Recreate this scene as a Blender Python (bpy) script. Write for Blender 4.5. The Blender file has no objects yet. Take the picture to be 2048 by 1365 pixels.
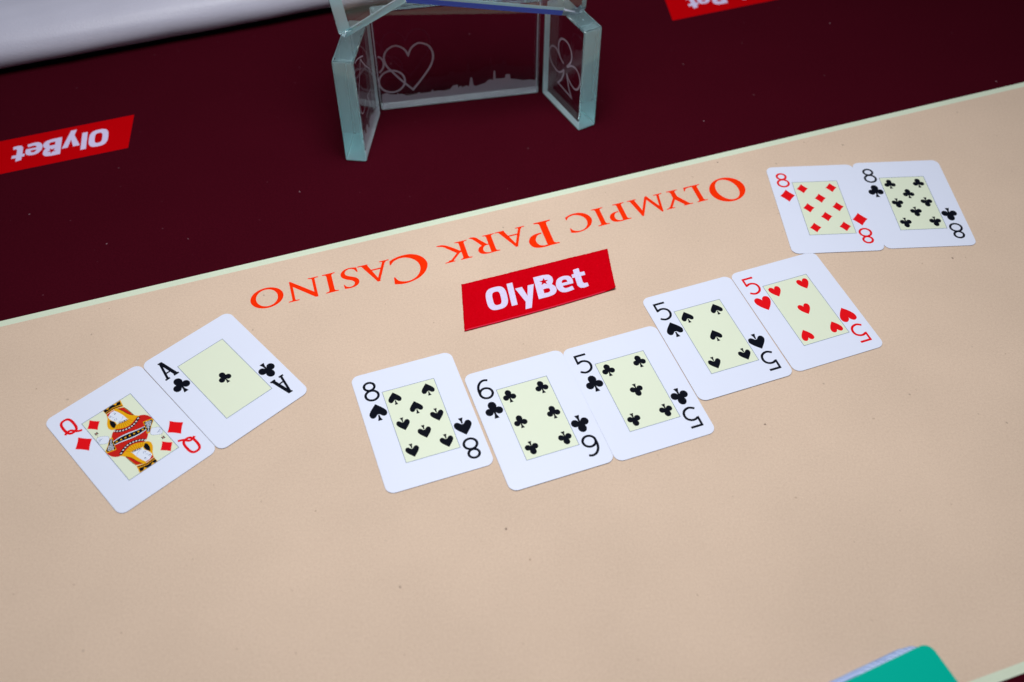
import bpy, bmesh, math, random
from mathutils import Vector, Matrix
from mathutils.geometry import delaunay_2d_cdt

random.seed(7)
scene = bpy.context.scene
COL = scene.collection
MM = 0.001

# ------------------------------------------------------------------ camera
def setup_camera():
    cd = bpy.data.cameras.new('camera')
    cd.sensor_width = 36.0
    cd.lens = 2111.36 / 2048 * 36
    cd.clip_start = 0.01
    cd.clip_end = 50
    co = bpy.data.objects.new('camera', cd)
    pitch, roll = math.radians(50.328), math.radians(0.164)
    fw = Vector((0, math.cos(pitch), -math.sin(pitch)))
    r0 = Vector((1, 0, 0))
    u0 = r0.cross(fw)
    r = r0 * math.cos(roll) + u0 * math.sin(roll)
    u = u0 * math.cos(roll) - r0 * math.sin(roll)
    m = Matrix((r, u, -fw)).transposed().to_4x4()
    m.translation = Vector((0, 0, 0.505))
    co.matrix_world = m
    cd.dof.use_dof = True
    cd.dof.focus_distance = 0.665
    cd.dof.aperture_fstop = 5.6
    COL.objects.link(co)
    scene.camera = co
setup_camera()

# ------------------------------------------------------------------ light
w = bpy.data.worlds.new('World')
scene.world = w
w.use_nodes = True
bg = w.node_tree.nodes['Background']
bg.inputs[0].default_value = (0.62, 0.80, 1.0, 1)
bg.inputs[1].default_value = 0.10

def area(name, loc, target, size, power, color, size_y=None):
    ld = bpy.data.lights.new(name, 'AREA')
    ld.energy = power
    ld.color = color
    if size_y:
        ld.shape = 'RECTANGLE'; ld.size = size; ld.size_y = size_y
    else:
        ld.shape = 'DISK'; ld.size = size
    o = bpy.data.objects.new(name, ld)
    o.location = loc
    d = Vector(target) - Vector(loc)
    o.rotation_euler = d.to_track_quat('-Z', 'Y').to_euler()
    COL.objects.link(o)
    return o
area('overhead_lamp', (-0.005, 0.455, 0.72), (-0.005, 0.435, 0), 0.40, 5.85, (0.95, 0.965, 1.0))

vs = scene.view_settings
vs.view_transform = 'Standard'
vs.look = 'None'
vs.exposure = 0.0
vs.gamma = 1.0
vs.use_curve_mapping = False
cy = scene.cycles
cy.use_denoising = True
cy.max_bounces = 20
cy.transmission_bounces = 18
cy.glossy_bounces = 8
cy.transparent_max_bounces = 16
cy.caustics_reflective = True
cy.caustics_refractive = True
cy.blur_glossy = 0.6
cy.sample_clamp_indirect = 40.0

# ------------------------------------------------------------------ materials
def new_mat(name):
    m = bpy.data.materials.new(name)
    m.use_nodes = True
    nt = m.node_tree
    return m, nt, nt.nodes['Principled BSDF']

def N(nt, t, **kw):
    n = nt.nodes.new(t)
    for k, v in kw.items():
        setattr(n, k, v)
    return n

def plain(name, col, rough=0.5, spec=0.5, coat=0.0):
    m, nt, b = new_mat(name)
    b.inputs['Base Color'].default_value = (*col, 1)
    b.inputs['Roughness'].default_value = rough
    b.inputs['Specular IOR Level'].default_value = spec
    b.inputs['Coat Weight'].default_value = coat
    return m

def cloth(name, col, col2, fine=1500.0, bump=0.25, specks=None, rough=0.92, sheen=0.0, sheen_tint=None, weave=False, spec=0.15):
    """felted table cloth: fine fibre grain, faint blotches, scattered lint."""
    m, nt, b = new_mat(name)
    L = nt.links
    tc = N(nt, 'ShaderNodeTexCoord')
    geo = N(nt, 'ShaderNodeNewGeometry')
    src = geo.outputs['Position']
    n1 = N(nt, 'ShaderNodeTexNoise'); n1.inputs['Scale'].default_value = fine; n1.inputs['Detail'].default_value = 3; n1.inputs['Roughness'].default_value = 0.7
    n2 = N(nt, 'ShaderNodeTexNoise'); n2.inputs['Scale'].default_value = 14; n2.inputs['Detail'].default_value = 5
    n3 = N(nt, 'ShaderNodeTexNoise'); n3.inputs['Scale'].default_value = 650; n3.inputs['Detail'].default_value = 2
    for n in (n1, n2, n3):
        L.new(src, n.inputs['Vector'])
    mx = N(nt, 'ShaderNodeMix', data_type='RGBA')
    mx.inputs[6].default_value = (*col, 1); mx.inputs[7].default_value = (*col2, 1)
    r1 = N(nt, 'ShaderNodeMapRange'); r1.inputs[1].default_value = 0.3; r1.inputs[2].default_value = 0.7
    L.new(n1.outputs[0], r1.inputs[0])
    r3 = N(nt, 'ShaderNodeMapRange'); r3.inputs[1].default_value = 0.3; r3.inputs[2].default_value = 0.7
    L.new(n3.outputs[0], r3.inputs[0])
    av = N(nt, 'ShaderNodeMath', operation='MULTIPLY_ADD'); av.inputs[1].default_value = 0.30
    L.new(r3.outputs[0], av.inputs[0])
    hv = N(nt, 'ShaderNodeMath', operation='MULTIPLY'); hv.inputs[1].default_value = 0.70
    L.new(r1.outputs[0], hv.inputs[0]); L.new(hv.outputs[0], av.inputs[2])
    L.new(av.outputs[0], mx.inputs[0])
    out = mx.outputs[2]
    # worn blotches
    mb = N(nt, 'ShaderNodeMix', data_type='RGBA', blend_type='MULTIPLY')
    rb = N(nt, 'ShaderNodeMapRange'); rb.inputs[1].default_value = 0.35; rb.inputs[2].default_value = 0.7; rb.inputs[3].default_value = 0.955; rb.inputs[4].default_value = 1.02
    L.new(n2.outputs[0], rb.inputs[0])
    mb.inputs[0].default_value = 1
    L.new(out, mb.inputs[6]); L.new(rb.outputs[0], mb.inputs[7])
    out = mb.outputs[2]
    if specks:
        for (scale, thr, c, seed) in specks:
            v = N(nt, 'ShaderNodeTexVoronoi', feature='F1', voronoi_dimensions='2D'); v.inputs['Scale'].default_value = scale
            ofs = N(nt, 'ShaderNodeVectorMath', operation='ADD'); ofs.inputs[1].default_value = (seed, seed * 1.7, 0.0)
            dn = N(nt, 'ShaderNodeTexNoise'); dn.inputs['Scale'].default_value = 500
            L.new(src, dn.inputs['Vector'])
            dm = N(nt, 'ShaderNodeVectorMath', operation='MULTIPLY_ADD'); dm.inputs[1].default_value = (0.0022,) * 3
            L.new(dn.outputs[1], dm.inputs[0]); L.new(src, dm.inputs[2])
            L.new(dm.outputs[0], ofs.inputs[0]); L.new(ofs.outputs[0], v.inputs['Vector'])
            lt = N(nt, 'ShaderNodeMapRange'); lt.inputs[1].default_value = thr * 0.5; lt.inputs[2].default_value = thr; lt.inputs[3].default_value = 1; lt.inputs[4].default_value = 0
            L.new(v.outputs['Distance'], lt.inputs[0])
            sel = N(nt, 'ShaderNodeSeparateColor'); L.new(v.outputs['Color'], sel.inputs[0])
            gt = N(nt, 'ShaderNodeMath', operation='MULTIPLY')
            rr = N(nt, 'ShaderNodeMapRange'); rr.inputs[1].default_value = 0.60; rr.inputs[2].default_value = 1.0
            L.new(sel.outputs[0], rr.inputs[0])
            L.new(lt.outputs[0], gt.inputs[0]); L.new(rr.outputs[0], gt.inputs[1])
            ms = N(nt, 'ShaderNodeMix', data_type='RGBA')
            ms.inputs[7].default_value = (*c, 1)
            L.new(gt.outputs[0], ms.inputs[0]); L.new(out, ms.inputs[6])
            out = ms.outputs[2]
    L.new(out, b.inputs['Base Color'])
    b.inputs['Roughness'].default_value = rough
    b.inputs['Specular IOR Level'].default_value = spec
    b.inputs['Sheen Weight'].default_value = sheen
    if sheen_tint:
        b.inputs['Sheen Tint'].default_value = (*sheen_tint, 1)
    bp = N(nt, 'ShaderNodeBump'); bp.inputs['Strength'].default_value = bump; bp.inputs['Distance'].default_value = 0.0004
    if weave:
        wv = N(nt, 'ShaderNodeTexWave'); wv.inputs['Scale'].default_value = 330; wv.inputs['Distortion'].default_value = 1.5
        mp = N(nt, 'ShaderNodeMapping'); mp.inputs['Rotation'].default_value = (0, 0, math.radians(64))
        L.new(src, mp.inputs[0]); L.new(mp.outputs[0], wv.inputs['Vector'])
        ad = N(nt, 'ShaderNodeMath', operation='ADD'); L.new(wv.outputs[1], ad.inputs[0]); L.new(n1.outputs[0], ad.inputs[1])
        L.new(ad.outputs[0], bp.inputs['Height'])
    else:
        L.new(n1.outputs[0], bp.inputs['Height'])
    L.new(bp.outputs[0], b.inputs['Normal'])
    return m

SPK = [(20, 0.016, (0.18, 0.12, 0.09), 3.1), (34, 0.020, (0.44, 0.30, 0.21), 9.4)]
M = {}
M['beige'] = cloth('beige cloth', (0.625, 0.455, 0.335), (0.775, 0.595, 0.452), specks=SPK, spec=0.05, fine=1250)
M['maroon'] = cloth('maroon cloth', (0.034, 0.0016, 0.0050), (0.064, 0.0038, 0.0100), specks=[(17, 0.011, (0.34, 0.20, 0.23), 5.5), (30, 0.014, (0.15, 0.05, 0.07), 1.2)], spec=0.0)
M['cream'] = cloth('cream printed line', (0.63, 0.70, 0.52), (0.73, 0.79, 0.62), spec=0.05)
M['orange_red'] = cloth('orange red print', (0.90, 0.022, 0.001), (0.98, 0.040, 0.004), bump=0.2, spec=0.0)
M['logo_red'] = cloth('red logo print', (0.47, 0.0, 0.002), (0.54, 0.001, 0.004), bump=0.2, spec=0.0)
M['logo_white'] = cloth('white logo print', (0.60, 0.52, 0.76), (0.68, 0.60, 0.84), bump=0.2)
M['patch_red'] = cloth('red woven patch', (0.58, 0.0, 0.004), (0.68, 0.001, 0.009), weave=True, bump=0.5, fine=900, spec=0.0)
M['patch_white'] = cloth('white woven lettering', (0.68, 0.60, 0.82), (0.78, 0.70, 0.92), weave=True, bump=0.4, fine=900)
M['thread'] = plain('selvedge thread', (0.70, 0.02, 0.06), 0.7, 0.2)
M['dark_gap'] = plain('dark underboard', (0.01, 0.008, 0.008), 0.9, 0.1)  # near-black paints the shadow in the gap below the rail

def card_white(name, col):
    m, nt, b = new_mat(name)
    L = nt.links
    geo = N(nt, 'ShaderNodeNewGeometry')
    n = N(nt, 'ShaderNodeTexNoise'); n.inputs['Scale'].default_value = 30; n.inputs['Detail'].default_value = 4
    L.new(geo.outputs['Position'], n.inputs['Vector'])
    mx = N(nt, 'ShaderNodeMix', data_type='RGBA')
    mx.inputs[6].default_value = (*[c * 0.975 for c in col], 1); mx.inputs[7].default_value = (*col, 1)
    L.new(n.outputs[0], mx.inputs[0]); L.new(mx.outputs[2], b.inputs['Base Color'])
    n2 = N(nt, 'ShaderNodeTexNoise'); n2.inputs['Scale'].default_value = 2200; n2.inputs['Detail'].default_value = 1
    L.new(geo.outputs['Position'], n2.inputs['Vector'])
    bp = N(nt, 'ShaderNodeBump'); bp.inputs['Strength'].default_value = 0.05; bp.inputs['Distance'].default_value = 0.0002
    L.new(n2.outputs[0], bp.inputs['Height']); L.new(bp.outputs[0], b.inputs['Normal'])
    b.inputs['Roughness'].default_value = 0.42
    b.inputs['Specular IOR Level'].default_value = 0.4
    return m
M['card'] = card_white('glossy white card stock', (0.765, 0.795, 0.925))
M['panel'] = card_white('pale yellow card panel', (0.765, 0.815, 0.625))
M['rule'] = plain('blue grey rule', (0.16, 0.22, 0.34), 0.45)
M['ink'] = plain('black ink', (0.004, 0.005, 0.010), 0.6, 0.03)
M['ink_red'] = plain('red ink', (0.78, 0.006, 0.010), 0.6, 0.03)
M['q_red'] = plain('robe red ink', (0.56, 0.016, 0.010), 0.6, 0.03)
M['q_gold'] = plain('gold ink', (0.80, 0.38, 0.006), 0.6, 0.03)
M['q_brown'] = plain('brown ink', (0.22, 0.07, 0.01), 0.6, 0.03)
M['q_skin'] = card_white('pale face ink', (0.76, 0.80, 0.90))
M['q_line'] = plain('blue line ink', (0.10, 0.15, 0.32), 0.6, 0.03)
M['q_pink'] = plain('white bead ink', (0.78, 0.70, 0.72), 0.6, 0.03)
M['green'] = plain('green plastic', (0.0, 0.44, 0.315), 0.5, 0.03)

def leather():
    m, nt, b = new_mat('pale grey leather')
    L = nt.links
    tc = N(nt, 'ShaderNodeTexCoord')
    v = N(nt, 'ShaderNodeTexVoronoi', feature='DISTANCE_TO_EDGE'); v.inputs['Scale'].default_value = 520
    n = N(nt, 'ShaderNodeTexNoise'); n.inputs['Scale'].default_value = 25; n.inputs['Detail'].default_value = 5
    L.new(tc.outputs['Object'], v.inputs['Vector']); L.new(tc.outputs['Object'], n.inputs['Vector'])
    mx = N(nt, 'ShaderNodeMix', data_type='RGBA')
    mx.inputs[6].default_value = (0.47, 0.455, 0.54, 1); mx.inputs[7].default_value = (0.56, 0.545, 0.64, 1)
    L.new(n.outputs[0], mx.inputs[0]); L.new(mx.outputs[2], b.inputs['Base Color'])
    bp = N(nt, 'ShaderNodeBump'); bp.inputs['Strength'].default_value = 0.35; bp.inputs['Distance'].default_value = 0.0006
    L.new(v.outputs['Distance'], bp.inputs['Height']); L.new(bp.outputs[0], b.inputs['Normal'])
    b.inputs['Roughness'].default_value = 0.42
    return m
M['leather'] = leather()

def glass(name='pale teal glass', rough=0.0, haze=0.0):
    m, nt, b = new_mat(name)
    b.inputs['Base Color'].default_value = (0.97, 1.0, 1.0, 1)
    b.inputs['Roughness'].default_value = rough
    b.inputs['IOR'].default_value = 1.52
    b.inputs['Transmission Weight'].default_value = 1.0
    if haze:
        df = N(nt, 'ShaderNodeBsdfDiffuse'); df.inputs[0].default_value = (0.72, 0.92, 0.96, 1)
        mx = N(nt, 'ShaderNodeMixShader'); mx.inputs[0].default_value = haze
        nt.links.new(b.outputs[0], mx.inputs[1]); nt.links.new(df.outputs[0], mx.inputs[2])
        nt.links.new(mx.outputs[0], nt.nodes['Material Output'].inputs['Surface'])
    va = N(nt, 'ShaderNodeVolumeAbsorption')
    va.inputs['Color'].default_value = (0.42, 0.88, 0.90, 1)
    va.inputs['Density'].default_value = 3.5
    nt.links.new(va.outputs[0], nt.nodes['Material Output'].inputs['Volume'])
    return m
M['glass'] = glass()
M['frost'] = plain('ground glass edge', (0.95, 0.98, 1.0), 0.85, 0.3)
M['edge'] = glass('brightened polished teal edge', 0.03, 0.20)  # diffuse share paints bright inner reflections onto the pane ends
M['hazy'] = glass('ground teal glass', 0.10, 0.60)
M['card_rim'] = plain('shaded card edge', (0.17, 0.15, 0.22), 0.7, 0.1)  # side faces darkened to paint the shade along the cards' sides
M['deck'] = card_white('shade-tinted card stock', (0.56, 0.66, 0.92))  # white stock made darker and bluer, its shade put into the colour
M['deck_rim'] = plain('shaded card rim', (0.26, 0.34, 0.56), 0.7, 0.1)  # dark rim paints the shade lines between the stacked cards
M['painted_reflection'] = plain('blue foil edge', (0.10, 0.20, 0.95), 0.25, 0.5)  # blue reflection painted onto the plaque's lower facet

def etched(name, amount):
    m, nt, b = new_mat(name)
    b.inputs['Base Color'].default_value = (0.62, 0.58, 0.68, 1)
    b.inputs['Roughness'].default_value = 0.8
    b.inputs['Alpha'].default_value = amount
    return m
M['etch'] = etched('etched line', 0.5)
M['etch_fill'] = etched('etched skyline', 0.42)

# ------------------------------------------------------------------ helpers
def tag(o, label=None, cat=None, group=None, kind=None):
    if label: o['label'] = label
    if cat: o['category'] = cat
    if group: o['group'] = group
    if kind: o['kind'] = kind
    return o

def empty(name, loc=(0, 0, 0), rz=0.0, parent=None):
    o = bpy.data.objects.new(name, None)
    o.empty_display_size = 0.02
    o.location = loc; o.rotation_euler = (0, 0, rz)
    COL.objects.link(o); o.parent = parent
    return o

def link(name, me, parent=None, loc=(0, 0, 0), rz=0.0):
    o = bpy.data.objects.new(name, me)
    o.location = loc; o.rotation_euler = (0, 0, rz)
    COL.objects.link(o); o.parent = parent
    return o

def mesh(name, verts, faces, mats, idx=None):
    me = bpy.data.meshes.new(name)
    me.from_pydata([tuple(v) for v in verts], [], faces)
    for m in (mats if isinstance(mats, (list, tuple)) else [mats]):
        me.materials.append(m)
    if idx:
        me.polygons.foreach_set('material_index', idx)
    me.update()
    return me

def area2(p):
    return sum(p[i][0] * p[(i + 1) % len(p)][1] - p[(i + 1) % len(p)][0] * p[i][1] for i in range(len(p))) / 2

def ccw(p):
    return list(p) if area2(p) > 0 else list(reversed(p))

def smooth(pts, n=5, closed=True):
    """Catmull-Rom through the points; a point with a third entry is a sharp corner."""
    P = [Vector(p[:2]) for p in pts]; c = [len(p) > 2 for p in pts]
    k = len(P); out = []
    rng = range(k if closed else k - 1)
    for i in rng:
        p1, p2 = P[i], P[(i + 1) % k]
        p0 = P[i - 1] if (closed or i > 0) else p1
        p3 = P[(i + 2) % k] if (closed or i + 2 < k) else p2
        t1 = (p2 - p1) * 0.5 if c[i] else (p2 - p0) * 0.5
        t2 = (p2 - p1) * 0.5 if c[(i + 1) % k] else (p3 - p1) * 0.5
        L0 = (p2 - p1).length
        for t in (t1, t2):
            if t.length > L0 * 1.1 and t.length > 0:
                t *= L0 * 1.1 / t.length
        for j in range(n):
            s = j / n
            h = (2*s**3 - 3*s**2 + 1) * p1 + (s**3 - 2*s**2 + s) * t1 + (-2*s**3 + 3*s**2) * p2 + (s**3 - s**2) * t2
            out.append((h.x, h.y))
    if not closed:
        out.append((P[-1].x, P[-1].y))
    return out

def ell(cx, cy, rx, ry, n=28, rot=0.0, sq=2.0):
    out = []
    for i in range(n):
        a = 2 * math.pi * i / n
        ca, sa = math.cos(a), math.sin(a)
        x = rx * math.copysign(abs(ca) ** (2 / sq), ca); y = ry * math.copysign(abs(sa) ** (2 / sq), sa)
        out.append((cx + x * math.cos(rot) - y * math.sin(rot), cy + x * math.sin(rot) + y * math.cos(rot)))
    return out

def stroke(pts, w, closed=False):
    """A pen line as a strip of mitred quads."""
    P = [Vector(p) for p in pts]; k = len(P)
    ww = w if isinstance(w, (list, tuple)) else [w] * k
    Lp, Rp = [], []
    for i in range(k):
        if closed:
            a, b = P[i - 1], P[(i + 1) % k]
        else:
            a, b = P[max(i - 1, 0)], P[min(i + 1, k - 1)]
        d1 = (P[i] - a); d2 = (b - P[i])
        if d1.length < 1e-9: d1 = d2
        if d2.length < 1e-9: d2 = d1
        d1 = d1.normalized(); d2 = d2.normalized()
        t = (d1 + d2)
        t = t.normalized() if t.length > 1e-6 else d1
        nrm = Vector((-t.y, t.x))
        n1 = Vector((-d1.y, d1.x))
        s = min(1 / max(nrm.dot(n1), 0.4), 2.2) * ww[i] / 2
        Lp.append(P[i] + nrm * s); Rp.append(P[i] - nrm * s)
    qs = []
    for i in range(k if closed else k - 1):
        j = (i + 1) % k
        qs.append([tuple(Rp[i]), tuple(Rp[j]), tuple(Lp[j]), tuple(Lp[i])])
    return qs

def paint(layers, eps=1e-5):
    """layers: (polygon, value). Later layers cover earlier ones; value None cuts. Returns verts, tris, values."""
    vs, fs = [], []
    for p, _ in layers:
        p = ccw(p); b = len(vs)
        vs += [Vector(q[:2]) for q in p]
        fs.append(list(range(b, b + len(p))))
    r = delaunay_2d_cdt(vs, [], fs, 1, eps)
    V, F, OF = r[0], r[2], r[5]
    out, val = [], []
    for f, o in zip(F, OF):
        if not o: continue
        v = layers[max(o)][1]
        if v is None: continue
        out.append(f); val.append(v)
    return V, out, val

def flat(name, pos, mat, z=0.0, neg=(), tf=None):
    """Flat print mesh (in mm) from the union of polygons minus cut-outs."""
    V, F, _ = paint([(p, 0) for p in pos] + [(p, None) for p in neg])
    tf = tf or (lambda x, y: (x, y))
    verts = []
    for v in V:
        x, y = tf(v.x, v.y)
        verts.append((x * MM, y * MM, z * MM))
    return mesh(name, verts, F, mat)

# ------------------------------------------------------------------ the table (setting)
ROT = math.radians(19.04)
table = empty('poker_table', (0, 0, 0), ROT)
tag(table, 'poker table with beige centre cloth, maroon border and pale padded rail', 'table', kind='structure')
X0, X1 = -900, 900
def strip(name, y0, y1, mat, z=0.0, nx=1):
    return link(name, mesh(name, [(X0*MM, y0*MM, z*MM), (X1*MM, y0*MM, z*MM), (X1*MM, y1*MM, z*MM), (X0*MM, y1*MM, z*MM)], [(0, 1, 2, 3)], mat), table)
strip('centre_cloth', 118.1, 510.5, M['beige'])
strip('border_line', 510.5, 515.4, M['cream'])
strip('border_line', 113.1, 118.1, M['cream'])
strip('border_cloth', 515.4, 783.5, M['maroon'])
strip('border_cloth', -260.0, 113.1, M['maroon'])
strip('gap_shade_board', 783.7, 960.0, M['dark_gap'], z=-16.0)

# padded rail: rounded section swept along the table edge
def rail():
    sec = []
    for i in range(41):
        a = math.radians(202 - 202 * i / 40)
        ca, sa = math.cos(a), math.sin(a)
        sec.append((832 + 58 * math.copysign(abs(ca) ** 0.9, ca), 18 + 25 * math.copysign(abs(sa) ** 0.95, sa)))
    n = 90
    V, F = [], []
    for k in range(n + 1):
        x = X0 + (X1 - X0) * k / n
        wob = 0.35 * math.sin(k * 0.9) + 0.25 * math.sin(k * 2.3 + 1)
        for (y, z) in sec:
            V.append((x * MM, (y + wob) * MM, (z + 0.3 * math.sin(k * 0.7 + y)) * MM))
    m_ = len(sec)
    for k in range(n):
        for i in range(m_ - 1):
            a = k * m_ + i
            F.append((a, a + 1, a + m_ + 1, a + m_))
    me = mesh('padded_rail', V, F, M['leather'])
    for p in me.polygons: p.use_smooth = True
    return link('padded_rail', me, table)
rail()

# ------------------------------------------------------------------ lettering: roman capitals
TH, TN = 3.5, 1.7
def serif_stem(x0, x1, H=17.0, bl=2.5, br=2.5, tl=2.5, tr=2.5, bot=True, top=True):
    s, c = 0.75, 2.2
    out = [[(x0, 0), (x1, 0), (x1, H), (x0, H)]]
    def ser(y, d, l, r):
        P = [(x0 - l, y), (x1 + r, y), (x1 + r, y + d * s)]
        if r > 0.3: P += [(x1 + r * 0.35, y + d * (s + 0.25)), (x1 + 0.08 * r, y + d * (s + 0.8))]
        P += [(x1, y + d * c), (x0, y + d * c)]
        if l > 0.3: P += [(x0 - 0.08 * l, y + d * (s + 0.8)), (x0 - l * 0.35, y + d * (s + 0.25))]
        P += [(x0 - l, y + d * s)]
        return P
    if bot: out.append(ser(0, 1, bl, br))
    if top: out.append(ser(H, -1, tl, tr))
    return out
def slab(cx, y, d, l, r):
    return [[(cx - l, y), (cx + r, y), (cx + r, y + d * 0.8), (cx + r * 0.35, y + d * 1.0), (cx + 0.8, y + d * 1.9), (cx - 0.8, y + d * 1.9), (cx - l * 0.35, y + d * 1.0), (cx - l, y + d * 0.8)]]
def bar(x0, y0, x1, y1, w):
    d = Vector((x1 - x0, y1 - y0)).normalized(); 
    h = w / 2 / max(abs(d.y), 0.2)          # horizontal cut ends
    return [[(x0 - h, y0), (x0 + h, y0), (x1 + h, y1), (x1 - h, y1)]]

def g_O(W=21.3, H=17.6, th=3.8, tn=1.5):
    return [ell(W/2, H/2 - 0.3, W/2, H/2, 56)], [ell(W/2, H/2 - 0.3, W/2 - th + 0.1, H/2 - tn, 56, rot=math.radians(11) if W > H else 0.0)]
def g_C(k=1.0):
    pts = [(25.0, 23.2, 1), (20.4, 24.5), (15, 24.5), (8.5, 22.6), (3.2, 18.5), (0.5, 13.3), (0.5, 9.3), (2.2, 5.2), (5.6, 1.7), (10.3, -0.3), (15.5, -0.6), (20.4, 0.3), (24.2, 2.0, 1), (24.7, 5.7, 1), (23.9, 5.7, 1), (21.4, 3.0), (17.2, 1.6), (12.8, 2.2), (8.7, 5.0), (6.2, 8.8), (5.6, 13.2), (6.9, 17.6), (10.0, 21.2), (14.5, 23.0), (18.7, 22.6), (22, 20.6), (23.5, 17.2, 1), (24.3, 17.2, 1)]
    return [smooth([(p[0]*k, p[1]*k, *p[2:]) for p in pts], 4)], []
def g_S():
    pts = [(0.0, 4.6, 1), (0.2, 0.5, 1), (4.5, -0.5), (8.6, 0.3), (11.3, 3.2), (11.0, 6.6), (8.2, 9.3), (5.2, 11.0), (3.7, 13.0), (4.4, 15.2), (6.8, 16.2), (9.3, 15.3), (10.4, 13.2, 1), (11.0, 13.2, 1), (10.8, 16.9, 1), (7.6, 17.4), (3.8, 16.9), (1.2, 15.0), (0.5, 12.0), (2.0, 9.3), (5.0, 7.4), (7.8, 5.5), (8.5, 3.3), (7.2, 1.3), (4.8, 0.5), (2.2, 1.7), (0.7, 4.6, 1)]
    return [smooth(pts, 4)], []
def g_I(): return serif_stem(2.5, 6.0), []
def g_L():
    arm = smooth([(5, 0, 1), (12.6, 0, 1), (13.3, 3.7, 1), (12.7, 3.7, 1), (11.2, 1.7), (9.0, 1.1), (6.0, 1.3, 1), (5, 1.3, 1)], 3)
    return serif_stem(2.8, 6.4, br=0.0, tr=1.9) + [arm], []
def g_P(k=1.0):
    bowl = smooth([(4, 17, 1), (9.5, 17.1), (13.2, 15.6), (14.4, 12.2), (13.0, 9.0), (10.2, 7.5), (6.7, 7.2, 1), (6.7, 8.1, 1), (9.2, 8.8), (10.8, 11.6), (10.2, 14.6), (8.2, 16.0), (5.9, 16.0, 1), (4, 16.0, 1)], 4)
    pol = serif_stem(2.5, 6.1, tr=0.0) + [bowl]
    return [[(x*k, y*k) for x, y in p] for p in pol], []
def g_R():
    bowl = smooth([(4, 17, 1), (9.3, 17.1), (13.0, 15.8), (14.3, 12.8), (12.9, 9.9), (10.0, 8.6), (5.5, 8.4, 1), (5.5, 9.3, 1), (9.0, 9.7), (10.7, 12.4), (10.1, 15.0), (8.0, 16.1), (5.9, 16.1, 1), (4, 16.1, 1)], 4)
    leg = smooth([(6.6, 8.9, 1), (10.6, 9.2, 1), (14.0, 3.4), (16.0, 0.6), (18.0, -0.6, 1), (15.4, -0.9), (12.8, 0.2), (10.8, 3.0)], 4)
    return serif_stem(2.3, 6.0, br=2.2, tr=0.0) + [bowl, leg], []
def g_K():
    leg = smooth([(5.8, 9.6, 1), (8.6, 11.0, 1), (14.5, 4.5), (17.2, 1.7), (21.2, 0.2, 1), (21.2, -0.5, 1), (17.6, -0.4), (14.4, 1.2), (10.0, 5.2)], 4)
    return serif_stem(2.7, 6.3, tl=2.4, tr=2.0) + bar(6.6, 8.2, 15.0, 16.6, 1.7) + slab(15.4, 17, -1, 3.2, 3.6) + [leg], []
def g_A():
    return bar(3.4, 0.2, 10.3, 17.0, 1.9) + [[(8.9, 17.4), (10.9, 17.4), (19.3, 0.2), (15.1, 0.2)]] + slab(3.4, 0, 1, 3.3, 3.2) + slab(17.4, 0, 1, 2.9, 4.0) + [[(5.6, 5.6), (14.4, 5.6), (14.0, 6.8), (6.0, 6.8)]], []
def g_N():
    return bar(3.5, 0, 3.5, 16, 1.9) + bar(18.2, 0.5, 18.2, 17, 1.9) + slab(3.5, 0, 1, 3.4, 3.4) + slab(18.2, 17, -1, 3.5, 3.5) + [[(2.55, 17.5), (4.3, 17.5), (19.15, 2.4), (19.15, -0.7), (18.2, -0.7), (2.55, 14.6)]], []
def g_M():
    return bar(3.6, 0, 6.2, 16, 1.9) + slab(3.6, 0, 1, 3.3, 3.2) + [[(5.4, 17.5), (6.6, 17.5), (13.6, 1.6), (12.6, -0.5), (11.8, -0.5), (5.3, 13.8)]] + bar(12.4, 0, 20.7, 16.6, 1.8) + [[(20.1, 17.5), (21.2, 17.5), (25.1, 0.3), (21.4, 0.3), (19.0, 13.6)]] + slab(23.3, 0, 1, 3.2, 3.4), []
def g_Y():
    return serif_stem(8.5, 12.0, H=8.4, bl=2.3, br=2.4, top=False) + [[(2.0, 16.6), (6.0, 16.6), (12.0, 8.2), (12.0, 5.6), (8.5, 6.6)]] + bar(10.9, 7.4, 17.2, 16.6, 1.8) + slab(3.9, 17, -1, 3.7, 3.2) + slab(17.2, 17, -1, 3.2, 3.0), []

def letter(glyph, u, v, mat=None, shear=0.05):
    pos, neg = glyph
    me = flat('letter', pos, mat or M['orange_red'], 0.03, neg, lambda x, y: (x + shear * y, y))
    return link('letter', me, table, (-u * MM, -v * MM, 0), math.pi)
for g, u, v in [(g_O(26.2, 24.4, 5.5, 1.6), -339.2, -490.3), (g_L(), -309.2, -490), (g_Y(), -297.8, -490), (g_M(), -280.2, -490), (g_P(), -251.0, -490),
                (g_I(), -235.0, -490), (g_C(0.72), -224.5, -489.9), (g_P(1.385), -196.2, -490.2), (g_A(), -177.6, -490.1), (g_R(), -155.6, -490),
                (g_K(), -136.5, -489.9), (g_C(), -106.2, -489.0), (g_A(), -82.0, -489.1), (g_S(), -60.1, -489.2), (g_I(), -45.4, -489.1),
                (g_N(), -34.3, -489.1), (g_O(), -10.3, -489.4)]:
    letter(g, u, v)

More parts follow.
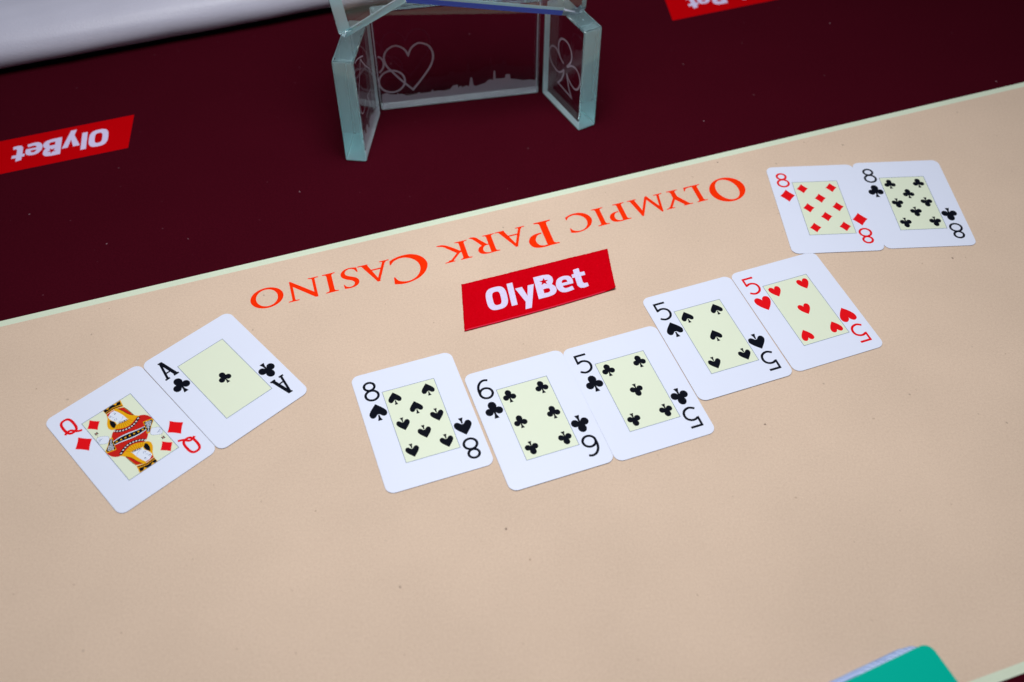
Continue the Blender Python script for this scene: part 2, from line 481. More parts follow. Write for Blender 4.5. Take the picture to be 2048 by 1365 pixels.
# ------------------------------------------------------------------ logo glyphs
def logo_glyphs():
    star = []
    for i in range(10):
        r = 3.3 if i % 2 == 0 else 1.35
        a = math.radians(90 + 36 * i - 6)
        star.append((40.0 + r * math.cos(a), 13.3 + r * math.sin(a)))
    B = smooth([(33.7, 0, 1), (40.5, 0, 1), (44.6, 0.9), (46.6, 3.4), (46.6, 6.8), (44.6, 9.6, 1), (46.0, 12.0), (46.0, 15.6), (44.0, 18.2), (40.0, 19.0, 1), (33.7, 19.0, 1)], 4)
    e = smooth([(57.6, 3.9, 1), (53.5, 3.3), (51.9, 4.2), (51.4, 5.9, 1), (58.8, 5.9, 1), (58.9, 9.6), (57.2, 12.8), (53.3, 13.9), (49.3, 12.6), (47.3, 8.8), (47.4, 4.6), (49.4, 1.2), (53.0, 0), (58.2, 0.7, 1)], 4)
    return [([ell(7.0, 9.5, 7.0, 9.6, 48, sq=2.9)], [ell(7.0, 9.4, 2.75, 5.7, 36, sq=3.2)]),
            ([[(15.4, 0), (19.3, 0), (19.3, 19.2), (15.4, 19.2)]], []),
            ([[(20.2, 13.5), (24.9, 13.5), (27.0, 5.0), (28.8, 13.5), (33.0, 13.5), (27.8, -5.4), (23.6, -5.4), (24.9, 0.6)]], []),
            ([B], [star, smooth([(38.2, 3.6, 1), (41.6, 3.6), (42.6, 5.3), (41.6, 7.1), (38.2, 7.1, 1)], 3)]),
            ([e], [smooth([(51.3, 8.3, 1), (55.3, 8.3, 1), (54.9, 10.2), (53.2, 10.9), (51.8, 10.1)], 3)]),
            ([[(61, 17), (65.1, 17.4), (65.1, 13.5), (68.2, 13.5), (68.2, 10.3), (65.1, 10.3), (65.1, 5), (65.8, 3.6), (68, 3.5), (68.3, .4), (65, -.1), (62.5, .6), (61, 3), (60.9, 10.3), (59.2, 10.3), (59.2, 13.3), (61, 13.5)]], [])]
SL = lambda x, y: (x + 0.15 * y, y)

def printed_logo(u, v):
    me = flat('logo_panel', [[(-19.4, -9.6), (83.6, -9.6), (91.9, 28.0), (-11.0, 28.0)]], M['logo_red'], 0.03)
    p = link('logo_panel', me, table, (-u * MM, -v * MM, 0), math.pi)
    for pos, neg in logo_glyphs():
        link('letter', flat('letter', pos, M['logo_white'], 0.06, neg, SL), p)
    return p
printed_logo(80.8, -688.4)
printed_logo(-467.0, -708.1)

# woven patch laid on the cloth, corners lifting, cut edges a little ragged
def patch():
    root = empty('fabric_patch', (0, 0, 0), ROT)
    tag(root, 'red woven fabric patch with white OlyBet lettering lying on the beige cloth', 'fabric patch')
    BL, BR, TR, TL = Vector((110.9, 412.6)), Vector((214.0, 415.4)), Vector((223.1, 451.0)), Vector((120.8, 451.2))
    BLm = Vector((163, 413.0))
    nx, ny = 110, 40
    V, F = [], []
    def P(s, t):
        lo = BL.lerp(BR, s); lo.y -= 0.9 * math.sin(math.pi * s) ; hi = TL.lerp(TR, s)
        return lo.lerp(hi, t)
    rnd = random.Random(3)
    jag = [rnd.uniform(-0.12, 0.12) for _ in range(400)]
    def lift(s, t):
        z = 0.55
        z += 1.9 * max(0, (s - 0.93) / 0.07) ** 2 * max(0, 1 - t * 1.6) ** 1.5
        z += 0.9 * max(0, (0.05 - s) / 0.05) ** 2 * max(0, t - 0.55)
        z += 0.5 * max(0, (0.06 - t) / 0.06) ** 2
        z += 0.05 * math.sin(s * 21 + t * 5)
        return z
    for j in range(ny + 1):
        for i in range(nx + 1):
            s, t = i / nx, j / ny
            p = P(s, t)
            if j in (0, ny): p = p + Vector((0, jag[i + (150 if j else 0)]))
            if i in (0, nx): p = p + Vector((jag[j + (300 if i else 350)], 0))
            V.append((p.x * MM, p.y * MM, lift(s, t) * MM))
    for j in range(ny):
        for i in range(nx):
            a = j * (nx + 1) + i
            F.append((a, a + 1, a + nx + 2, a + nx + 1))
    me = mesh('cloth_panel', V, F, M['patch_red'])
    for p in me.polygons: p.use_smooth = True
    o = link('cloth_panel', me, root)
    md = o.modifiers.new('thickness', 'SOLIDIFY'); md.thickness = 0.42 * MM; md.offset = -1
    for pos, neg in logo_glyphs():
        # lettering is woven in: slightly stepped outline
        V2, F2, _ = paint([(p, 0) for p in pos] + [(p, None) for p in neg])
        vv = [((x.x + 0.15 * x.y) * MM, x.y * MM, 0.66 * MM) for x in V2]
        link('letter', mesh('letter', vv, F2, M['patch_white']), root, (130.4 * MM, 422.9 * MM, 0))
    # folded selvedge along the lower edge
    V, F = [], []
    k = 120
    for i in range(k + 1):
        s = 0.01 + 0.92 * i / k
        p = P(s, 0.0); q = P(s, 0.018)
        V += [(p.x*MM, (p.y - 0.03)*MM, (lift(s, 0) + 0.06) * MM), (q.x*MM, q.y*MM, (lift(s, 0.018) + 0.22 + 0.08 * (i % 2)) * MM)]
    for i in range(k):
        F.append((2*i, 2*i+2, 2*i+3, 2*i+1))
    link('selvedge', mesh('selvedge', V, F, M['thread']), root)
patch()

# ------------------------------------------------------------------ playing cards
CW, CH, CT = 63.2, 86.8, 0.36
def rrect(w, h, r, n=7):
    out = []
    for cx, cy, a0 in ((w/2 - r, h/2 - r, 0), (-w/2 + r, h/2 - r, 90), (-w/2 + r, -h/2 + r, 180), (w/2 - r, -h/2 + r, 270)):
        for i in range(n + 1):
            a = math.radians(a0 + 90 * i / n)
            out.append((cx + r * math.cos(a), cy + r * math.sin(a)))
    return out
def card_body(mat, t=CT, w=CW, h=CH, r=5.0, rim=None, e=0.16):
    rings = [(rrect(w - 0.16, h - 0.16, r - 0.08), 0.0), (rrect(w, h, r), 0.08), (rrect(w, h, r), t - 0.08), (rrect(w - e, h - e, r - e / 2), t)]
    V, F = [], []
    k = len(rings[0][0])
    for pts, z in rings:
        V += [(x*MM, y*MM, z*MM) for x, y in pts]
    F.append(tuple(reversed(range(k))))
    for a in range(3):
        for i in range(k):
            j = (i + 1) % k
            F.append((a*k + i, a*k + j, (a+1)*k + j, (a+1)*k + i))
    F.append(tuple(range(3*k, 4*k)))
    if rim:
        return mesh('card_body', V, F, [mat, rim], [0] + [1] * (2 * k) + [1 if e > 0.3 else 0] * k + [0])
    return mesh('card_body', V, F, mat)
BODY = card_body(M['card'], rim=M['card_rim'])
Z1, Z2, Z3 = CT + 0.025, CT + 0.05, CT + 0.075

def suit_polys(s):
    if s == 'S':
        b = smooth([(0, 4.7, 1), (1.3, 3.3), (3.1, 1.2), (4.0, -0.7), (3.4, -2.5), (1.9, -2.7), (0.5, -1.3, 1), (-0.5, -1.3, 1), (-1.9, -2.7), (-3.4, -2.5), (-4.0, -0.7), (-3.1, 1.2), (-1.3, 3.3)], 4)
        return [b, [(-0.35, -1.6), (0.35, -1.6), (0.45, -3.0), (1.05, -4.7), (-1.05, -4.7), (-0.45, -3.0)]]
    if s == 'C':
        return [ell(0, 2.35, 1.95, 2.3, 20), ell(-2.2, -0.75, 1.85, 2.0, 20), ell(2.2, -0.75, 1.85, 2.0, 20), [(-1.2, 1), (1.2, 1), (1.2, -0.9), (-1.2, -0.9)],
                [(-0.4, 0), (0.4, 0), (0.5, -2.8), (1.15, -4.7), (-1.15, -4.7), (-0.5, -2.8)]]
    if s == 'H':
        return [smooth([(0, -4.6, 1), (2.4, -1.9), (3.9, 0.9), (3.7, 3.3), (2.0, 4.2), (0.5, 3.2), (0, 2.0, 1), (-0.5, 3.2), (-2.0, 4.2), (-3.7, 3.3), (-3.9, 0.9), (-2.4, -1.9)], 4)]
    if s == 'D':
        P = []
        c = [(0, 4.7), (4.0, 0), (0, -4.7), (-4.0, 0)]
        for i in range(4):
            a, b = Vector(c[i]), Vector(c[(i+1) % 4]); m = (a + b) / 2 * 0.86
            for j in range(6):
                t = j / 6
                q = a * (1-t)**2 + m * 2*t*(1-t) + b * t*t
                P.append((q.x, q.y))
        return [P]
def scale(polys, k): return [[(x*k, y*k) for x, y in p] for p in polys]
INKOF = {'S': 'ink', 'C': 'ink', 'H': 'ink_red', 'D': 'ink_red'}
PIP = {s: flat('pip', suit_polys(s), M[INKOF[s]], Z2) for s in 'SCHD'}
IPIP = {s: flat('index_pip', scale(suit_polys(s), 1.33), M[INKOF[s]], Z1) for s in 'SCHD'}

def index_polys(r):
    W = 1.55
    if r == '8':
        return stroke(ell(0, 32.95 - 29.15, 3.15, 2.95, 36), W, True) + stroke(ell(0, 26.05 - 29.15, 3.85, 3.6, 36), W, True)
    if r == '6':
        tail = smooth([(-3.78, -2.4), (-3.75, 0.4), (-2.9, 3.5), (-0.9, 5.9), (1.4, 6.7), (3.7, 6.1)], 6, False)
        return stroke(ell(0.0, -2.95, 3.8, 3.75, 36), W, True) + stroke(tail, W)
    if r == '5':
        arc = smooth([(-3.35, 1.05), (-1.2, 2.0), (1.2, 1.8), (3.2, 0.2), (3.75, -2.4), (2.9, -4.9), (0.9, -6.4), (-1.6, -6.7), (-4.2, -5.3)], 6, False)
        return stroke([(3.7, 6.75), (-3.3, 6.75)], W) + [[(-4.0, 7.46), (-2.6, 7.46), (-2.65, 0.7), (-4.05, 0.3)]] + stroke(arc, W)
    if r == 'A':
        return bar(-3.0, -6.9, -0.2, 7.4, 1.5) + bar(3.0, -6.9, 0.0, 7.4, 2.3) + [[(-4.6, -7.3), (-1.5, -7.3), (-1.5, -6.0), (-4.6, -6.0)], [(1.2, -7.3), (4.6, -7.3), (4.6, -6.0), (1.2, -6.0)],
                [(-2.4, -2.9), (2.4, -2.9), (2.2, -1.8), (-2.2, -1.8)], [(-1.7, 6.4), (0.6, 6.4), (0.6, 7.5), (-1.7, 7.5)]]
    if r == 'Q':
        tail = smooth([(-4.6, -3.3), (-2.6, -2.2), (-0.4, -2.6), (1.6, -5.2), (4.4, -6.7)], 6, False)
        return stroke(ell(0, 0.9, 3.2, 5.6, 40, sq=2.8), 1.6, True) + stroke(tail, 1.5)
INDEX = {}
def index_mesh(r, ink):
    if (r, ink) not in INDEX:
        INDEX[(r, ink)] = flat('index_letter' if r in 'AQ' else 'index_number', index_polys(r), M[ink], Z1)
    return INDEX[(r, ink)]
PANEL = flat('centre_panel', [[(-16, -26.45), (16, -26.45), (16, 26.45), (-16, 26.45)]], M['panel'], Z1)
def rect(a, b): return [(-a, -b), (a, -b), (a, b), (-a, b)]
RULE = flat('panel_border', [rect(16.2, 26.65)], M['rule'], Z2 + 0.01, [rect(15.9, 26.35)])

G = 10.25
LAYOUT = {'8': [(-G, 19.6, 0), (G, 19.6, 0), (0, 9.2, 0), (-G, 0, 1), (G, 0, 1), (0, -9.2, 1), (-G, -19.5, 1), (G, -19.5, 1)],
          '6': [(-G, 19.6, 0), (G, 19.6, 0), (-G, 0, 0), (G, 0, 0), (-G, -19.5, 1), (G, -19.5, 1)],
          '5': [(-G, 19.6, 0), (G, 19.6, 0), (0, 0, 0), (-G, -19.5, 1), (G, -19.5, 1)],
          'A': [(0, 0, 0)], 'Q': [(-11.4, 21.0, 0), (11.4, -21.0, 1)]}
SUITN = {'S': 'spades', 'C': 'clubs', 'H': 'hearts', 'D': 'diamonds'}
RANKN = {'8': 'eight', '6': 'six', '5': 'five', 'A': 'ace', 'Q': 'queen'}

# the queen, printed as one flat layered drawing
def queen():
    mats = ['q_red', 'q_gold', 'ink', 'q_skin', 'q_line', 'q_pink', 'q_brown', 'ink_red']
    IX = {m: i for i, m in enumerate(mats)}
    LA = []
    def rot(p): return [(-x, -y) for x, y in p]
    def both(p, m):
        LA.append((p, IX[m])); LA.append((rot(p), IX[m]))
    def line(pts, w, m, sm=True):
        for q in stroke(smooth(pts, 4, False) if sm else pts, w):
            both(q, m)
    body = smooth([(-4.6, 9.4), (-8.0, 6.6), (-9.8, 3.0), (-10.4, -1.2, 1), (10.4, -3.4, 1), (11.0, 2.6, 1), (15.85, 1.2, 1), (15.85, 3.0, 1), (15.0, 5.6), (13.4, 7.6), (11.0, 8.9), (5, 10.5)], 4)
    both(body, 'q_red')
    # veil, hair, headdress
    both(smooth([(-2.2, 22.8, 1), (-3.3, 19.4), (-5.4, 16.2), (-6.4, 13.0), (-5.6, 10.6), (-4.2, 9.7, 1), (-2.8, 10.8), (-1.2, 12.4, 1), (-1.0, 17, 1)], 4), 'q_gold')
    both(smooth([(-3.0, 17.6, 1), (-4.3, 14.6), (-4.4, 11.9), (-3.6, 10.6, 1), (-1.6, 12.3, 1), (-1.6, 15.2, 1)], 4), 'ink')
    both(smooth([(3.0, 23.0, 1), (7.9, 20.6, 1), (8.7, 17.4), (9.1, 13.6), (9.7, 10.7, 1), (11.5, 8.4, 1), (9.4, 8.5), (6.8, 9.4), (5.0, 11.7, 1), (4.2, 16.2), (2.4, 21.4, 1)], 4), 'q_gold')
    both(smooth([(4.9, 21.9, 1), (7.7, 20.3, 1), (8.5, 16.4), (9.1, 11.6, 1), (7.5, 13.8), (6.4, 18.0)], 4), 'q_red')
    line([(4.8, 21.9), (6.2, 18.2), (7.4, 14.0), (9.1, 11.3)], 0.3, 'ink')
    line([(8.0, 20.4), (8.8, 16.6), (9.3, 11.6)], 0.3, 'ink')
    # crown
    both([(-2.3, 26.3), (9.2, 26.3), (8.2, 21.0), (3.0, 22.9), (-2.2, 22.6)], 'q_gold')
    both([(-2.0, 26.2), (-0.4, 26.3), (0.2, 25.0), (2.0, 26.3), (4.3, 26.3), (5.4, 24.6), (6.6, 26.0), (8.6, 25.9), (7.9, 23.2), (3.0, 24.5), (-2.1, 24.1)], 'ink')
    line([(-2.1, 23.3), (3.0, 23.6), (8.0, 21.8)], 0.8, 'ink')
    for i in range(9):
        t = i / 8; x = -1.7 + 9.3 * t; y = 23.3 + 0.55 * math.sin(math.pi * t * 0.8) - 1.35 * t * t
        both(ell(x, y, 0.34, 0.2, 8), 'q_red')
    # face
    face = smooth([(-1.9, 21.6), (-2.5, 18.9), (-1.7, 15.6), (0.2, 12.9), (1.6, 12.0), (4.4, 11.3, 1), (5.1, 11.8, 1), (4.6, 15.8), (3.4, 20.0), (2.2, 22.4), (0.2, 22.6)], 4)
    both(face, 'q_skin')
    both(smooth([(-2.1, 22.4, 1), (2.6, 22.6, 1), (2.4, 21.9), (0.4, 22.0), (-1.5, 20.9), (-2.2, 20.6)], 3), 'q_red')
    for x in (-1.45, 1.7):
        both(ell(x, 19.55, 0.62, 0.30, 10), 'q_line')
        both(ell(x, 19.5, 0.26, 0.26, 8), 'ink')
        line([(x - 0.8, 20.35), (x, 20.65), (x + 0.8, 20.3)], 0.14, 'q_line')
    line([(-0.5, 19.6), (-0.8, 17.9), (0.3, 17.6)], 0.13, 'q_line')
    line([(-1.0, 16.1), (-0.2, 16.3), (0.9, 16.0)], 0.15, 'q_line'); line([(-0.9, 15.9), (0.0, 15.2), (0.8, 15.8)], 0.2, 'q_line')
    line([(0.3, 12.9), (2.6, 13.3), (4.4, 14.9)], 0.13, 'q_line')
    # ruff and bead bands
    def arc(pts): return smooth(pts, 6, False)
    outer = arc([(-5.0, 9.0), (-2.8, 7.0), (0.3, 5.5), (3.8, 5.0), (7.3, 5.9), (10.8, 8.0)])
    inner = arc([(-0.1, 12.3), (2.0, 11.5), (4.7, 11.0)])
    coll = arc([(-3.9, 9.9), (-2.0, 8.4), (0.7, 7.0), (3.8, 6.5), (6.9, 7.4), (9.6, 8.6)])
    both(coll + list(reversed(arc([(-1.9, 11.9), (0, 12.0), (2.2, 11.2), (4.9, 11.0), (6.6, 9.7)]))), 'q_gold')
    for i in range(8):
        t = i / 7
        a = coll[int(3 + t * (len(coll) - 9))]; b = (-0.6 + 5.6 * t, 11.7 - 0.8 * t)
        line([a, ((a[0]+b[0])/2, (a[1]+b[1])/2), b], 0.16, 'q_brown', False)
    for q in stroke(outer, 1.75): both(q, 'ink')
    for i in range(1, len(outer) - 1, 3):
        x, y = outer[i]; both(ell(x, y, 0.62, 0.42, 10), 'q_pink')
    for q in stroke(inner, 1.05): both(q, 'ink')
    for i in range(1, len(inner), 3):
        x, y = inner[i]; both(ell(x, y, 0.5, 0.3, 8), 'q_pink')
    # sash
    def sash(w, m):
        for q in stroke(arc([(-9.7, 1.5), (-5, 1.15), (0, 0), (5, -1.15), (9.7, -1.5)]), [w * (0.55 + 0.45 * math.sin(math.pi * i / 24)) for i in range(25)]):
            LA.append((q, IX[m]))
    sash(5.2, 'ink'); sash(4.7, 'q_skin'); sash(3.3, 'ink')
    for i in range(-3, 4):
        x = i * 2.55; LA.append((ell(x, -x * 0.185, 0.62, 0.5, 12), IX['q_gold']))
    # cuffs of mail, hands, flowers
    cuff = [(10.6, 3.3), (15.95, 1.8), (15.95, 0.2), (12.8, -2.5), (9.6, -6.3), (7.9, -5.6), (9.3, -2.0)]
    both(cuff, 'q_gold')
    c = Vector((11.4, -1.2))
    cin = [tuple(c + (Vector(p) - c) * 0.84) for p in cuff]
    both(cin, 'ink')
    def inside(p, poly):
        r = False
        for i in range(len(poly)):
            a, b = poly[i], poly[i-1]
            if (a[1] > p[1]) != (b[1] > p[1]) and p[0] < (b[0]-a[0])*(p[1]-a[1])/(b[1]-a[1]) + a[0]: r = not r
        return r
    for a in range(-9, 10):
        for b in range(-9, 10):
            x = 12 + a * 1.05 + (b % 2) * 0.5; y = -1 + b * 0.72
            bx = [(x - 0.42, y - 0.22), (x + 0.42, y - 0.22), (x + 0.42, y + 0.22), (x - 0.42, y + 0.22)]
            if all(inside(q, cin) for q in bx): both(bx, 'q_skin')
    hand = smooth([(9.9, -5.9), (11.8, -4.2), (14.0, -5.2), (15.6, -6.6), (15.75, -8.6), (15.2, -11.0), (13.6, -11.4), (11.6, -10.2), (9.4, -8.1)], 4)
    both(hand, 'q_skin')
    for k in range(4):
        line([(12.2 + k * 0.5, -8.8 - k * 0.1), (13.6 + k * 0.5, -9.3 + k * 0.5), (14.5 + k * 0.33, -10.6 + k * 0.8)], 0.12, 'q_line')
    for q in stroke(hand, 0.13, True): both(q, 'q_line')
    line([(14.4, -11.2), (13.7, -12.4), (13.4, -13.4)], 0.14, 'q_brown')
    for dx, dy in ((-0.55, 0.5), (0.55, 0.5), (-0.55, -0.5), (0.55, -0.5)):
        both(ell(13.3 + dx, -14.4 + dy, 0.5, 0.42, 8), 'ink')
    both(ell(13.3, -14.4, 0.35, 0.3, 8), 'q_red')
    V, F, val = paint(LA)
    return mesh('queen_figure', [(v.x * MM, v.y * MM, Z2 * MM) for v in V], F, [M[m] for m in mats], val)

def playing_card(rank, suit, x, y, deg, label, z=0.12, flipc=False):
    root = empty('playing_card', (x * MM, y * MM, z * MM), math.radians(deg))
    tag(root, label, 'playing card', 'playing cards laid face up')
    link('card_body', BODY, root)
    p = link('centre_panel', PANEL, root)
    link('panel_border', RULE, p)
    if rank == 'Q':
        link('queen_figure', queen(), root)
    for px, py, f in LAYOUT[rank]:
        if rank == '5' and (px, py) == (0, 0) and flipc: f = 1
        link('pip', PIP[suit], root, (px * MM, py * MM, 0), math.pi if f else 0)
    im = index_mesh(rank, INKOF[suit])
    for s in (1, -1):
        r = 0 if s == 1 else math.pi
        link(im.name.split('.')[0], im, root, (-22.35 * s * MM, 29.15 * s * MM, 0), r)
        link('index_pip', IPIP[suit], root, (-22.2 * s * MM, 13.1 * s * MM, 0), r)
    return root
playing_card('Q', 'D', -220.55, 346.64, 43.75, 'queen of diamonds card with red robed figure, beside the ace')
playing_card('A', 'C', -173.35, 389.08, 43.6, 'ace of clubs card with one black pip, beside the queen', z=0.26)
playing_card('8', 'S', -53.45, 358.8, 19.45, 'eight of spades card lying next to the six of clubs')
playing_card('6', 'C', 14.7, 360.69, 19.7, 'six of clubs card lying between the eight of spades and five of clubs', z=0.26)
playing_card('5', 'C', 74.7, 380.72, 19.8, 'five of clubs card lying between the six of clubs and five of spades', flipc=True)
playing_card('5', 'S', 126.95, 423.33, 19.85, 'five of spades card lying between the five of clubs and five of hearts', z=0.26)
playing_card('5', 'H', 186.75, 445.7, 20.1, 'five of hearts card lying next to the five of spades')
playing_card('8', 'D', 215.92, 539.7, 3.45, 'red eight of diamonds card lying beside the eight of clubs', z=0.26)
playing_card('8', 'C', 278.85, 544.93, 3.5, 'black eight of clubs card lying beside the eight of diamonds')

# ------------------------------------------------------------------ deck under the green cut card
DA = math.radians(24.2)
DX, DY = Vector((math.cos(DA), math.sin(DA))), Vector((-math.sin(DA), math.cos(DA)))
corner = Vector((209.4, 222.4))                    # upper corner of the cut card
DC = corner - DX * 31.4 - DY * 43.3
NC = 27
PLAIN = card_body(M['deck'], rim=M['deck_rim'], e=0.8)
PLAIN.name = 'deck_card'
DSTEP = 0.42
for i in range(NC):
    t = i / (NC - 1)                               # 0 = lowest, 1 = topmost
    along = -4.5 - 35.0 * t
    hump = 3.2 * math.sin(math.pi * min(1.0, t / 0.60 + 0.12)) ** 0.6 if t < 0.48 else 3.2 * max(0.0, math.sin(math.pi * ((1 - t) / 0.66))) ** 0.9
    c = DC + DX * along + DY * (hump - 0.5 + 0.4 * (i % 2)) - Vector((4.6, 4.9)) * (i / NC)
    o = link('deck_card', PLAIN, None, (c.x * MM, c.y * MM, (0.12 + i * DSTEP) * MM), DA + 0.006 * math.sin(i * 1.7))
    tag(o, 'white playing card in the shifted stack under the green cut card', 'playing card', 'cards stacked under the green cut card')
zc = 0.12 + NC * DSTEP + 0.05
cc = DC - Vector((4.6, 4.9))
cut = link('cut_card', card_body(M['green'], 0.6, CW, CH, 5.2), None, (cc.x * MM, cc.y * MM, zc * MM), DA)
tag(cut, 'plain green plastic cut card on top of the white stack', 'cut card')

# ------------------------------------------------------------------ glass trophy
trophy = empty('glass_trophy', (-40 * MM, 630 * MM, 0))
tag(trophy, 'clear glass trophy on three etched upright panes, standing on the maroon cloth', 'trophy')
TO = Vector((-40, 630))
def solid(name, outline, z0, z1, bev, seg=2, frost_test=None):
    """Prism from a plan outline (mm, world), bevelled, glass with ground faces where frost_test says so."""
    bm = bmesh.new()
    lo = [bm.verts.new(((x - TO.x) * MM, (y - TO.y) * MM, z0 * MM)) for x, y in outline]
    hi = [bm.verts.new(((x - TO.x) * MM, (y - TO.y) * MM, z1 * MM)) for x, y in outline]
    k = len(lo)
    bm.faces.new(list(reversed(lo))); bm.faces.new(hi)
    for i in range(k):
        j = (i + 1) % k
        bm.faces.new((lo[i], lo[j], hi[j], hi[i]))
    return finish(bm, name, bev, seg, frost_test)
def finish(bm, name, bev, seg, frost_test):
    bmesh.ops.recalc_face_normals(bm, faces=bm.faces)
    bmesh.ops.bevel(bm, geom=list(bm.edges), offset=bev * MM, segments=seg, affect='EDGES', profile=0.5)
    bmesh.ops.recalc_face_normals(bm, faces=bm.faces)
    me = bpy.data.meshes.new(name)
    for f in bm.faces:
        v = frost_test(f) if frost_test else 0
        f.material_index = v
    bm.to_mesh(me); bm.free()
    for m in (M['glass'], M['frost'], M['painted_reflection'], M['edge'], M['hazy']): me.materials.append(m)
    return link(name, me, trophy)
def quad(P, d, L, n, T):
    P, d, n = Vector(P), Vector(d).normalized(), Vector(n).normalized()
    return [tuple(P), tuple(P + d * L), tuple(P + d * L + n * T), tuple(P + n * T)]
HP = 85.0
dL = Vector((0.10, 0.995)); nL = Vector((-0.995, 0.10))
dR = Vector((-0.5, 0.866)); nR = Vector((0.866, 0.5))
dB = Vector((math.cos(math.radians(10.4)), math.sin(math.radians(10.4)))); nB = Vector((-dB.y, dB.x))
PL, PR, PB = Vector((-105.5, 586.3)), Vector((49.05, 621.8)), Vector((-99.3, 645.3))
def faces_of(d, front_ground=False):
    d3 = Vector((d.x, d.y, 0))
    def t(f):
        k = f.normal.dot(d3)
        if f.normal.z < -0.9: return 1
        if k > 0.9: return 1
        if k < -0.9: return 1 if front_ground else 3
        return 0
    return t
pane_l = solid('side_pane', quad(PL, dL, 56, nL, 15.0), 0.3, HP, 1.1, 2, faces_of(dL))
pane_r = solid('side_pane', quad(PR, dR, 53.0, nR, 14.5), 0.3, HP, 1.1, 2, faces_of(dR))
pane_b = solid('back_pane', quad(PB, dB, 121, nB, 15.0), 0.3, HP, 1.1, 2, faces_of(dB, True))

# upper plaque: thick slab cut with a notched foot, standing across the side panes
def plaque():
    """Faceted slab: the back outline is larger than the front, so wide facets face the viewer."""
    d = Vector((math.cos(math.radians(10.2)), math.sin(math.radians(10.2)), 0)); n = Vector((-d.y, d.x, 0))
    P0 = Vector((-113.6 - TO.x, 612.8 - TO.y, 0))
    back = [(-7.7, 119), (-3.6, 89.0), (0.2, 85.4), (43.2, 107.8), (150.3, 86.0), (162.7, 85.4), (166.9, 90.0), (168.5, 120), (150, 215), (82, 262), (8, 225)]
    k = len(back)
    ins = [9.0, 9.0, 6.5, 8.0, 8.0, 4.0, 4.0, 5, 6, 6, 6]
    front = []
    for i in range(k):
        a, b, c = Vector(back[i - 1]), Vector(back[i]), Vector(back[(i + 1) % k])
        e1, e2 = (b - a).normalized(), (c - b).normalized()
        m1, m2 = Vector((-e1.y, e1.x)), Vector((-e2.y, e2.x))
        m = (m1 + m2).normalized()
        q = b + m * (ins[i] / max(m.dot(m1), 0.5))
        front.append((q.x, q.y))
    bm = bmesh.new()
    A = [bm.verts.new((P0 + d * s - n * 2.5 + Vector((0, 0, h))) * MM) for s, h in front]
    B = [bm.verts.new((P0 + d * s + n * 1.0 + Vector((0, 0, h))) * MM) for s, h in back]
    C = [bm.verts.new((P0 + d * s + n * 15 + Vector((0, 0, h + (0.6 if h < 100 else 0)))) * MM) for s, h in back]
    bm.faces.new(list(reversed(A))); bm.faces.new(C)
    m3 = bm.verts.new(A[3].co.lerp(B[3].co, 0.32)); m4 = bm.verts.new(A[4].co.lerp(B[4].co, 0.32))
    for i in range(k):
        j = (i + 1) % k
        if i == 2: bm.faces.new((A[2], A[3], m3, B[3], B[2]))
        elif i == 3:
            bm.faces.new((A[3], A[4], m4, m3)); bm.faces.new((m3, m4, B[4], B[3]))
        elif i == 4: bm.faces.new((A[4], A[5], B[5], B[4], m4))
        else: bm.faces.new((A[i], A[j], B[j], B[i]))
        bm.faces.new((B[i], B[j], C[j], C[i]))
    hm = (m3.co.z + m4.co.z) / 2 / MM
    def test(f):
        c = f.calc_center_median() / MM - P0
        s = c.dot(d); dep = c.dot(n)
        big = f.calc_area() > 3e-5
        if not big: return 0
        if f.normal.z < -0.1 and 60 < s < 140 and dep < 2: return 2 if c.z < hm else 4  # blue and pale bands of a reflection, painted on the lower facet
        if f.normal.z < -0.1 and s < 42: return 1 if dep > 2 else 4
        if f.normal.dot(d) < -0.2 and s < 8: return 4
        return 0
    return finish(bm, 'plaque', 0.5, 2, test)
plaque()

def etch(name, pane, P, d, outward, polys, mat):
    """Etched drawing on the upright inner face of a pane; s along the pane, h up (mm)."""
    V, F, _ = paint([(p, 0) for p in polys])
    o = Vector(outward).normalized() * 0.12
    P = Vector(P)
    verts = []
    for v in V:
        q = P + d * v.x + o - TO
        verts.append((q.x * MM, q.y * MM, v.y * MM))
    me = mesh(name, verts, F, mat)
    return link(name, me, pane)
heart = smooth([(23.6, 47.0, 1), (21.0, 52.5), (15.2, 56.0), (8.8, 53.4), (5.9, 47.2), (7.0, 40.2), (11.0, 34.0), (17.4, 25.4), (25.2, 16.4, 1), (33.1, 26.5), (39.6, 36.4), (41.7, 45.1), (39.1, 52.8), (32.2, 56.4), (26.4, 53.0)], 5)
etch('etched_heart', pane_b, PB, dB, -nB, stroke(heart, 1.5, True), M['etch'])
etch('pane_ring', pane_b, PB, dB, -nB, stroke(ell(10.0, 25.6, 9.6, 9.6, 40), 1.4, True), M['etch'])  # ring line drawn over the back pane's front face
etch('pane_ring', pane_b, PB, dB, -nB, stroke(smooth([(1.5, 48.5), (4.0, 46.4), (5.3, 42.4), (4.3, 38.0), (1.5, 34.2)], 5, False), 1.4), M['etch'])
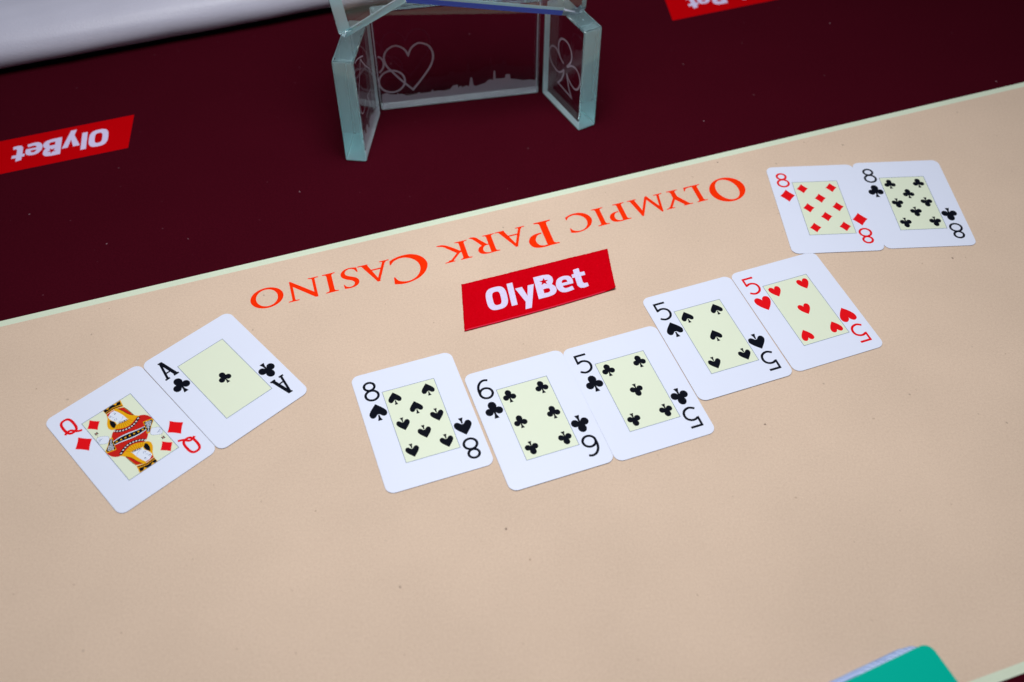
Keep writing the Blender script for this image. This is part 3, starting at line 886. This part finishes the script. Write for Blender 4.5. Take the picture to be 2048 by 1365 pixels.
sky = [(1.2, 10.4), (1.6, 15.0), (5.0, 15.9), (8.2, 14.2), (12.8, 13.5), (13.2, 15.2), (14.0, 13.6), (16.2, 13.7), (20.1, 11.5), (27.5, 12.2), (29.4, 13.6), (30.4, 12.1), (38.5, 12.4), (39.7, 14.7), (40.4, 12.6), (44.8, 12.9), (48.2, 12.2), (52.9, 13.0), (55.3, 16.1), (58.8, 16.4), (59.2, 13.5), (61.0, 15.4), (62.1, 13.4), (65.6, 14.8), (67.3, 13.6), (68.7, 21.7), (69.9, 21.5), (70.8, 14.8), (72.5, 13.2), (77.2, 14.6), (79.5, 15.0), (81.9, 17.5), (84.2, 17.9), (85.9, 17.0), (86.4, 25.4), (87.5, 25.2), (87.9, 18.1), (92.3, 17.8), (95.0, 17.9), (95.5, 21.2), (98.7, 20.8), (99.3, 16.6), (104.0, 15.7), (108.7, 14.0), (113.3, 14.1), (119.4, 12.8), (119.6, 1.6), (1.2, 1.6)]
etch('etched_skyline', pane_b, PB, dB, -nB, [sky], M['etch_fill'])
# side panes: club on one, spade and skyline on the other
PRi = Vector((22.55, 667.7)); dRi = -dR
club_l = smooth([(28.9, 44.8), (24.5, 47.0), (19.0, 51.0), (13.7, 51.1), (9.7, 46.6), (9.6, 39.6), (14.7, 34.6), (22.3, 33.8), (27.5, 37.5), (29.6, 40.4)], 5, False)
club_t = smooth([(24.6, 46.4), (21.2, 52.6), (21.7, 59.6), (26.0, 64.2), (33.0, 64.6), (38.2, 59.7), (38.4, 53.1), (35.6, 48.0), (33.0, 44.9)], 5, False)
club_r = smooth([(33.6, 44.9), (38.8, 49.2), (44.9, 50.4), (49.4, 47.6), (51.2, 42.0), (49.5, 36.5), (45.5, 33.0), (40.2, 33.6), (35.2, 36.6), (33.2, 39.2)], 5, False)
club_s = [(29.6, 40.4), (29.2, 35.7), (26.5, 29.5), (22.3, 24.3), (41.1, 22.8), (36.5, 29.5), (33.6, 38.6)]
etch('etched_club', pane_r, PRi, dRi, -nR, stroke(club_l, 1.5) + stroke(club_t, 1.5) + stroke(club_r, 1.5) + stroke(club_s, 1.5), M['etch'])
sp = [smooth([(4.0, 82.0), (10.9, 80.5), (20.3, 75.8), (25.9, 72.7)], 5, False), [(18.7, 75.0), (5.3, 59.8)], smooth([(18.7, 75.0), (28.1, 63.4), (39.6, 52.2), (44.0, 44.0)], 5, False),
      smooth([(9.7, 64.8), (2.4, 54.1), (3.0, 44.8), (6.1, 38.9), (12.6, 37.2), (18.5, 40.9)], 5, False), [(36.1, 37.8), (24.4, 40.0), (29.4, 30.2), (15.4, 28.4)]]
etch('etched_spade', pane_l, PL, dL, -nL, [q for p in sp for q in stroke(p, 0.9)], M['etch'])
sk2 = [(1.5, 1.6), (1.5, 21.8), (3.0, 25.7), (4.8, 25.7), (5.8, 21.6), (10.2, 18.0), (13.3, 23.6), (16.0, 21.7), (16.6, 17.8), (19.6, 16.1), (21.2, 20.5), (27.0, 20.8), (33.3, 17.5), (40.5, 15.2), (47, 14), (54, 12), (54, 1.6)]
etch('etched_skyline', pane_l, PL, dL, -nL, [sk2], M['etch_fill'])
